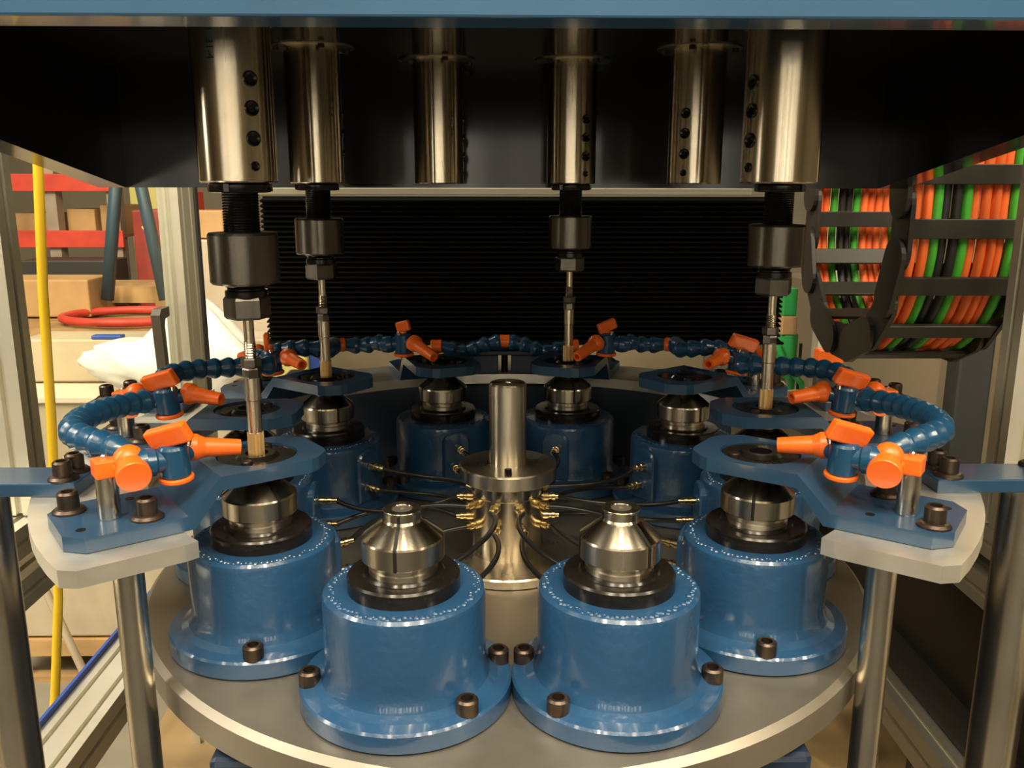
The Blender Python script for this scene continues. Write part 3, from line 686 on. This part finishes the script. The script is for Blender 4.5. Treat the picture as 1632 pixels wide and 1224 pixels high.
for s in (-1, 1):
    n_ = SIDE[s]
    X = (lambda w: -2.3-w) if s < 0 else (lambda w: 2.3)
    extr(3.4, .30, .15, 'frame_post', 'tall aluminium frame post nearest the %s picture edge' % n_, X(.30), .80 if s < 0 else .55, -.585, 'z', 2, 1)
    extr(5.2, .30, .15, 'frame_rail', 'upper aluminium frame rail on the %s, carrying the near post' % n_, X(.30), -1.6, -.745, 'y', 2, 1)
    extr(5.2, .30, .155, 'frame_rail', 'middle aluminium frame rail on the %s, just below the upper rail' % n_, X(.30), -1.6, -1.0, 'y', 2, 1)
    extr(5.2, .30, .22, 'frame_rail', 'lowest aluminium frame rail on the %s, near the floor' % n_, X(.30), -1.6, -2.2, 'y', 2, 1)
    for q in (-1.45, 3.3):
        extr(1.39, .30, .15, 'frame_upright', 'aluminium leg under the %s rails at the %s' % (n_, 'front' if q < 0 else 'back'), X(.30), q, -3.59, 'z', 2, 1)
        extr(.97, .30, .15, 'frame_strut', 'aluminium upright between the %s rails at the %s' % (n_, 'front' if q < 0 else 'back'), X(.30), q, -1.975, 'z', 2, 1)
extr(3.4, .15, .32, 'frame_post', 'slim aluminium frame post left of the spindles, far side of the window', -2.45, 3.12, -.585, 'z', 1, 2)
extr(3.4, .15, .15, 'frame_post', 'aluminium frame post behind the cable chain at the back right', 2.75, 4.2, -.585, 'z', 1, 1)
single(MB().box(0, 0, 0, .05, .06, 3.4), 'door_seal', 'dgrey', 'dark rubber seal strip on the slim aluminium post', 'seal', -2.335, 3.445, -.58)
single(MB().box(-.02, 0, 0, .0, 3.6, .30), 'guard_strip', 'blue_tr', 'blue strip along the outside of the lowest left rail', 'strip', -2.601, -.5, -2.24)
pane = thing('guard_screen', 'clear guard sheet in the left frame, with a grey pull handle', 'guard panel', -2.42, .95, -.58)
MB().box(-.012, 0, 0, .012, 2.165, 3.3).build('sheet', 'glass', pane)
hp = [(.0, 1.62, .32), (.10, 1.62, .34), (.13, 1.62, .40), (.13, 1.62, .66), (.10, 1.62, .72), (0, 1.62, .74)]
hb = bez((0.01, 1.55, .31), (.16, 1.66, .29), (.17, 1.70, .33), (.17, 1.70, .44), 8)+bez((.17, 1.70, .60), (.17, 1.70, .73), (.16, 1.74, .76), (.01, 1.90, .75), 8)
# pull handle: a flat D with its grip along the door edge
pt = [(1.95, .74), (1.80, .74), (1.765, .70), (1.80, .26), (1.85, .20), (1.95, .18), (1.95, .245), (1.895, .265), (1.865, .30), (1.845, .62), (1.865, .665), (1.95, .675)]
vs = [(x, y, z) for x in (.013, .075) for y, z in pt]; n = len(pt)
MB().add(vs, [tuple(range(n)), tuple(reversed(range(n, 2*n)))]+[(i, (i+1) % n, n+(i+1) % n, n+i) for i in range(n)]).build('pull_handle', 'handle', pane)

# ------------------------------------------------------------ left bay, past the guard
single(MB().tube([(-.02, 0, 3.4), (.0, 0, 2.55), (-.01, 0, 1.8), (-.07, 0, 1.0), (-.11, 0, .2), (-.16, 0, -.5), (-.20, 0, -1.0), (-.30, 0, -1.7), (-.42, -.1, -2.55), (-.45, -.5, -2.95)], .030, 10), 'hanging_cord', 'yellow', 'yellow cord hanging down outside the left guard window', 'cord', -2.68, 2.0, -.62+.0)
cr = thing('sheet_metal_crate', 'beige sheet metal crate on a pallet, outside the left window', 'crate', -3.45, 4.8, -3.14)
MB().rbox(-1.05, -.5, 0, 1.25, .6, 2.30, .02).build('lower_box', 'beige', cr)
MB().rbox(-1.05, .10, 2.31, 1.25, .6, 2.72, .02).build('upper_box', 'beige', cr)
MB().rbox(-1.08, -.54, 2.26, 1.28, -.02, 2.32, .01).build('ledge', 'cream', cr)
def pallet(label, x, y, z, w, d, h, nb=5, m_='wood'):
    t = thing('wooden_pallet', label, 'pallet', x, y, z)
    for i in range(nb):
        y0 = -d/2+d*i/nb; MB().box(-w/2, y0, h*.84, w/2, y0+d/nb*.8, h).build('board', m_, t)
    for yy in (-d/2, 0-.05, d/2-.12):
        MB().box(-w/2, yy, h*.62, w/2, yy+.10, h*.84).build('stringer', m_, t)
        MB().box(-w/2, yy, 0, w/2, yy+.12, h*.14).build('bottom_board', m_, t)
        for xx in (-w/2, -.08, w/2-.2): MB().box(xx, yy, h*.14, xx+.2, yy+.1, h*.62).build('block', m_, t)
    return t
pallet('wooden pallet under the beige crate outside the left window', -3.45, 4.85, -3.6, 2.5, 1.15, .44)
# roll of white film: a lumpy bundle
bm = bmesh.new(); bmesh.ops.create_icosphere(bm, subdivisions=4, radius=1)
rn = random.Random(5); ph = [rn.uniform(0, 6) for _ in range(8)]
for v in bm.verts:
    c0 = v.co.copy(); f_ = 1+.10*math.sin(4*c0.x+ph[0]+2*c0.z)+.07*math.sin(7*c0.y+ph[1])+.05*math.sin(11*c0.x+5*c0.z+ph[2])+.03*math.sin(19*c0.z+13*c0.x+ph[3])
    bulge = .34*math.exp(-((c0.x-.25)/.35)**2)
    v.co = Vector((c0.x*.74*f_, c0.y*.30*f_, max(-.27, c0.z*(.25+bulge)*f_)))*S
me = bpy.data.meshes.new('film_bundle'); bm.to_mesh(me); bm.free(); me.materials.append(M['white_film'])
for p in me.polygons: p.use_smooth = True
o = bpy.data.objects.new('film_bundle', me); C.objects.link(o); o.location = W(-2.92, 4.43, -.545); tag(o, 'lumpy white plastic film bundle lying on the beige crate', 'bundle')
single(MB().rbox(-.14, -.05, 0, .14, .05, .035, .008), 'blue_bar', 'blue_tr', 'small blue bar lying on the beige crate, left of the white bundle', 'bar', -3.70, 4.95, -.42)
single(MB().tube([(0, 0, 0), (-.45, .06, 1.3)], .035, 10), 'leaning_pipe', 'beige', 'pale pipe leaning against the pallet, behind the yellow cord', 'pipe', -3.55, 3.75, -3.58)
# floor stacks behind the crate
pallet('low stack of brown boards on a pallet behind the white bundle', -4.35, 6.4, -.9, 2.2, 1.2, .42, 5, 'wood2')
single(MB().rbox(-1.3, -.7, 0, 1.3, .7, 2.66, .03), 'stack_crate', 'wood2', 'dull brown crate that carries the board stack behind the bundle', 'crate', -4.35, 6.4, -3.58)
hoop = [(.62*math.cos(a)*1.15, .50*math.sin(a), 0) for a in [2*PI*i/40 for i in range(41)]]
single(MB().tube(hoop, .045, 8), 'red_hoop', 'red', 'flat red hoop lying on the boards behind the white bundle', 'hoop', -4.05, 6.35, -.41)
single(MB().rbox(-.55, -.3, 0, .50, .3, .42, .02), 'wooden_crate', 'carton', 'light wooden crate left of the red hoop', 'crate', -5.1, 6.9, -.46)
pallet('tilted pale pallet behind the light wooden crate', -4.85, 7.9, -.72, 1.7, .9, .5, 4)
single(MB().rbox(-2.2, -.6, 0, .3, .6, 2.85, .03), 'stack_crate', 'wood2', 'long brown crate under the tilted pallet in the left bay', 'crate', -4.3, 7.95, -3.58)
rk = thing('pallet_rack', 'pallet rack with orange red beams and grey upright, far left', 'rack', -6.0, 9.6, -3.6)
for x in (-1.9, -.42, .45): MB().box(x, -.1, 0, x+.16, .1, 5.6).build('upright', 'rack_up', rk)
for z in (3.72, 4.50, 5.02): MB().rbox(-2.0, -.17, z, .66, -.105, z+.24, .01).build('beam', 'red', rk)
for z in (3.72, 4.50): MB().box(-2.0, -.09, z+.14, .64, 1.0, z+.19).build('shelf', 'wood2', rk)
for i, (x, z, w, h, m_, l_) in enumerate(((-6.05, .32, .40, .36, 'carton', 'pale brown carton on the middle beam of the rack, right of the yellow cord'), (-5.60, .32, .34, .42, 'carton', 'upright carton at the right end of the middle rack shelf'),
        (-6.75, .32, .5, .3, 'wood2', 'dark brown parts box on the middle rack shelf, by the cord'), (-6.3, 1.10, .7, .22, 'grey', 'flat grey tray on the upper rack shelf'), (-5.72, 1.10, .4, .28, 'beige', 'tan box on the upper rack shelf, beside the grey tray'))):
    single(MB().rbox(-w/2, -.3, 0, w/2, .3, h, .015), 'carton_box', m_, l_, 'box', x, 10.05, z-.03, 0)
single(MB().rbox(-.55, -.3, 0, .65, .3, .46, .02), 'dark_bin', 'dgrey', 'dark grey bin standing below the lowest red rack beam', 'bin', -5.9, 9.0, -.46)
single(MB().rbox(-1.0, -.3, 0, .75, .3, 3.1, .02), 'low_cabinet', 'beige', 'tan cabinet under the dark grey bin', 'cabinet', -5.9, 9.0, -3.57)
af = thing('support_trestle', 'dark blue green A-shaped trestle outside the left window', 'trestle', -4.17, 7.0, -.30)
MB().tube([(-.34, -.15, 0), (-.08, 0, 1.9)], .075, 4).build('leg', 'steelblue', af)
MB().tube([(.32, -.15, 0), (.02, 0, 1.9)], .075, 4).build('leg', 'steelblue', af)
rb = thing('red_cabinet', 'dark red cabinet with yellow warning marks behind the trestle', 'cabinet', -4.7, 9.6, -3.6)
MB().rbox(-.40, -.4, 0, .95, .4, 4.25, .02).build('body', 'redbin', rb)
for x in (-.28, .05, .45): MB().add([(x, -.402, 4.02), (x+.12, -.402, 3.86), (x+.18, -.402, 3.90), (x+.06, -.402, 4.06)], [(0, 1, 2, 3)]).build('warning_mark', 'yellowp', rb)
single(MB().rbox(-.5, -.1, 0, .6, .1, 7, .02), 'yellow_partition', 'yellowp', 'pale yellow partition behind the red cabinet', 'partition', -5.9, 12.5, -3.59)
single(MB().rbox(-.22, -.22, 0, .22, .22, .32, .02), 'small_carton', 'carton', 'light brown carton seen right of the slim post', 'box', -3.45, 7.4, .38)
rp = single(MB().rbox(-.2, -.2, 0, .2, .2, 4.5, .02), 'red_pillar', 'red', 'red post seen between the slim frame post and the near chuck', 'post', -4.25, 8.9, -3.59)
single(MB().rbox(-.6, -.3, 0, .6, .3, 3.96, .02), 'tan_locker', 'beige', 'tan locker under the light brown carton', 'cabinet', -3.3, 7.4, -3.59)
# low things glimpsed below the bellows
single(MB().rbox(-.14, -.1, 0, .14, .1, .5, .02), 'yellow_box', 'yellowp', 'small yellow box below the bellows, behind the near left tool', 'box', -1.60, 3.3, -.55+.0)
single(MB().rbox(-.04, -.05, 0, .04, .05, 3.4, .01), 'blue_pipe', 'blue_tr', 'thin blue upright beside the yellow box', 'pipe', -1.42, 3.3, -3.59)
single(MB().rbox(-1.5, -.2, 0, 1.7, .2, 3.4, .02), 'partition_screen', 'grey', 'tan panel seen in the slit below the bellows', 'panel', -.05, 3.9, -3.59)
single(MB().rbox(-.2, -.2, 0, .2, .2, 3.0, .02), 'panel_stand', 'grey', 'grey stand under the small yellow box', 'stand', -1.68, 3.35, -3.585)

# ------------------------------------------------------------ right side behind the machine
single(MB().rbox(-.75, -.4, 0, .62, .4, 3.75, .02), 'control_cabinet', 'grey', 'grey brown cabinet behind the right hose bend, below the chain', 'cabinet', 3.55, 4.9, -3.59)
single(MB().rbox(-.12, -.15, 0, .20, .15, 3.9, .03), 'dark_column', 'dgrey', 'dark grey upright column right of the grey brown cabinet', 'column', 4.18, 4.45, -3.59)
single(MB().rbox(-1.0, -.3, 0, 1.2, .3, 4.5, .02), 'dark_cabinet', 'grey', 'grey cabinet wall at far right behind the dark column', 'cabinet', 5.5, 5.4, -3.59)
single(MB().tube([(0, 0, 0), (.35, -.2, .22), (.8, -.4, .35), (1.2, -.5, .42)], .11, 12), 'dark_duct', 'dgrey', 'dark duct rising to the right beside the column', 'duct', 3.75, 3.6, -1.45)
single(MB().rbox(-.9, -.05, 0, .9, .05, 2.2, .02), 'brown_screen', 'brownp', 'dark brown panel low at right outside the frame rail', 'panel', 3.9, 2.4, -3.58)
single(MB().rbox(-.10, -2.2, 0, .0, 2.2, 1.25, .01), 'skirt_screen', 'brownp', 'dark brown skirt panel between the right frame rails', 'panel', 2.58, 1.4, -2.18+.2)
single(MB().box(-.02, -2.2, 0, .02, 2.2, .26), 'skirt_band', 'dgrey', 'black band along the lower edge of the right skirt panel', 'strip', 2.46, 1.4, -1.965)
single(MB().rbox(-.22, -.06, 0, -.02, .06, .2, .01), 'orange_block', 'orange', 'dull orange block below the chain loop at right', 'block', 2.70, 3.5, -.46)
single(MB().rbox(-.1, -.04, 0, .1, .04, 2.9, .01), 'block_stand', 'dgrey', 'dark stand under the dull orange block', 'stand', 2.58, 3.5, -3.59+.2)
pn = thing('pneumatic_unit', 'green and brass pneumatic unit glimpsed below the bellows at right', 'pneumatic unit', 1.98, 3.0, -.62)
MB().rbox(-.28, -.1, 0, .22, .1, .16, .02).build('block', 'cream', pn)
MB().rbox(.03, -.06, .70, .13, .06, .90, .01).build('green_cap', 'green', pn)
MB().rbox(.03, -.06, .56, .14, .06, .70, .01).build('orange_cap', 'carton', pn)
MB().cyl((.10, 0, .16), (.10, 0, .56), .07, n=16).build('filter_bowl', 'green', pn)
MB().tube([(.0, -.05, .5), (.05, -.12, .36), (.18, -.12, .22), (.22, -.06, .1)], .022, 8).build('green_tube', 'green', pn)
MB().prof((-.12, -.06, .30), (0, -1, 0), [(.09, 0), (.1, .02), (.1, .06), (.05, .07)], 18).build('gauge', 'brass', pn)
MB().prof((.02, -.1, .22), (0, -1, 0), [(.05, 0), (.05, .05), (.03, .06)], 14).build('elbow', 'polished', pn)
MB().cyl((-.24, 0, .16), (-.24, 0, .42), .04, n=14).build('pipe', 'brass', pn)
MB().cyl((.18, -.05, .0), (.18, -.05, .5), .012, n=8).build('tube', 'rubber', pn)
single(MB().rbox(-.5, -.2, 0, .28, .2, 2.95, .02), 'unit_stand', 'grey', 'grey stand under the pneumatic unit', 'stand', 1.98, 3.0, -3.59)
# floor sheet
single(MB().box(-3.0, -2.0, 0, 3.6, 4.0, .008), 'floor_sheet', 'ply', 'tan plywood sheet on the floor under the machine', 'floor sheet', 0, 0, -3.599)
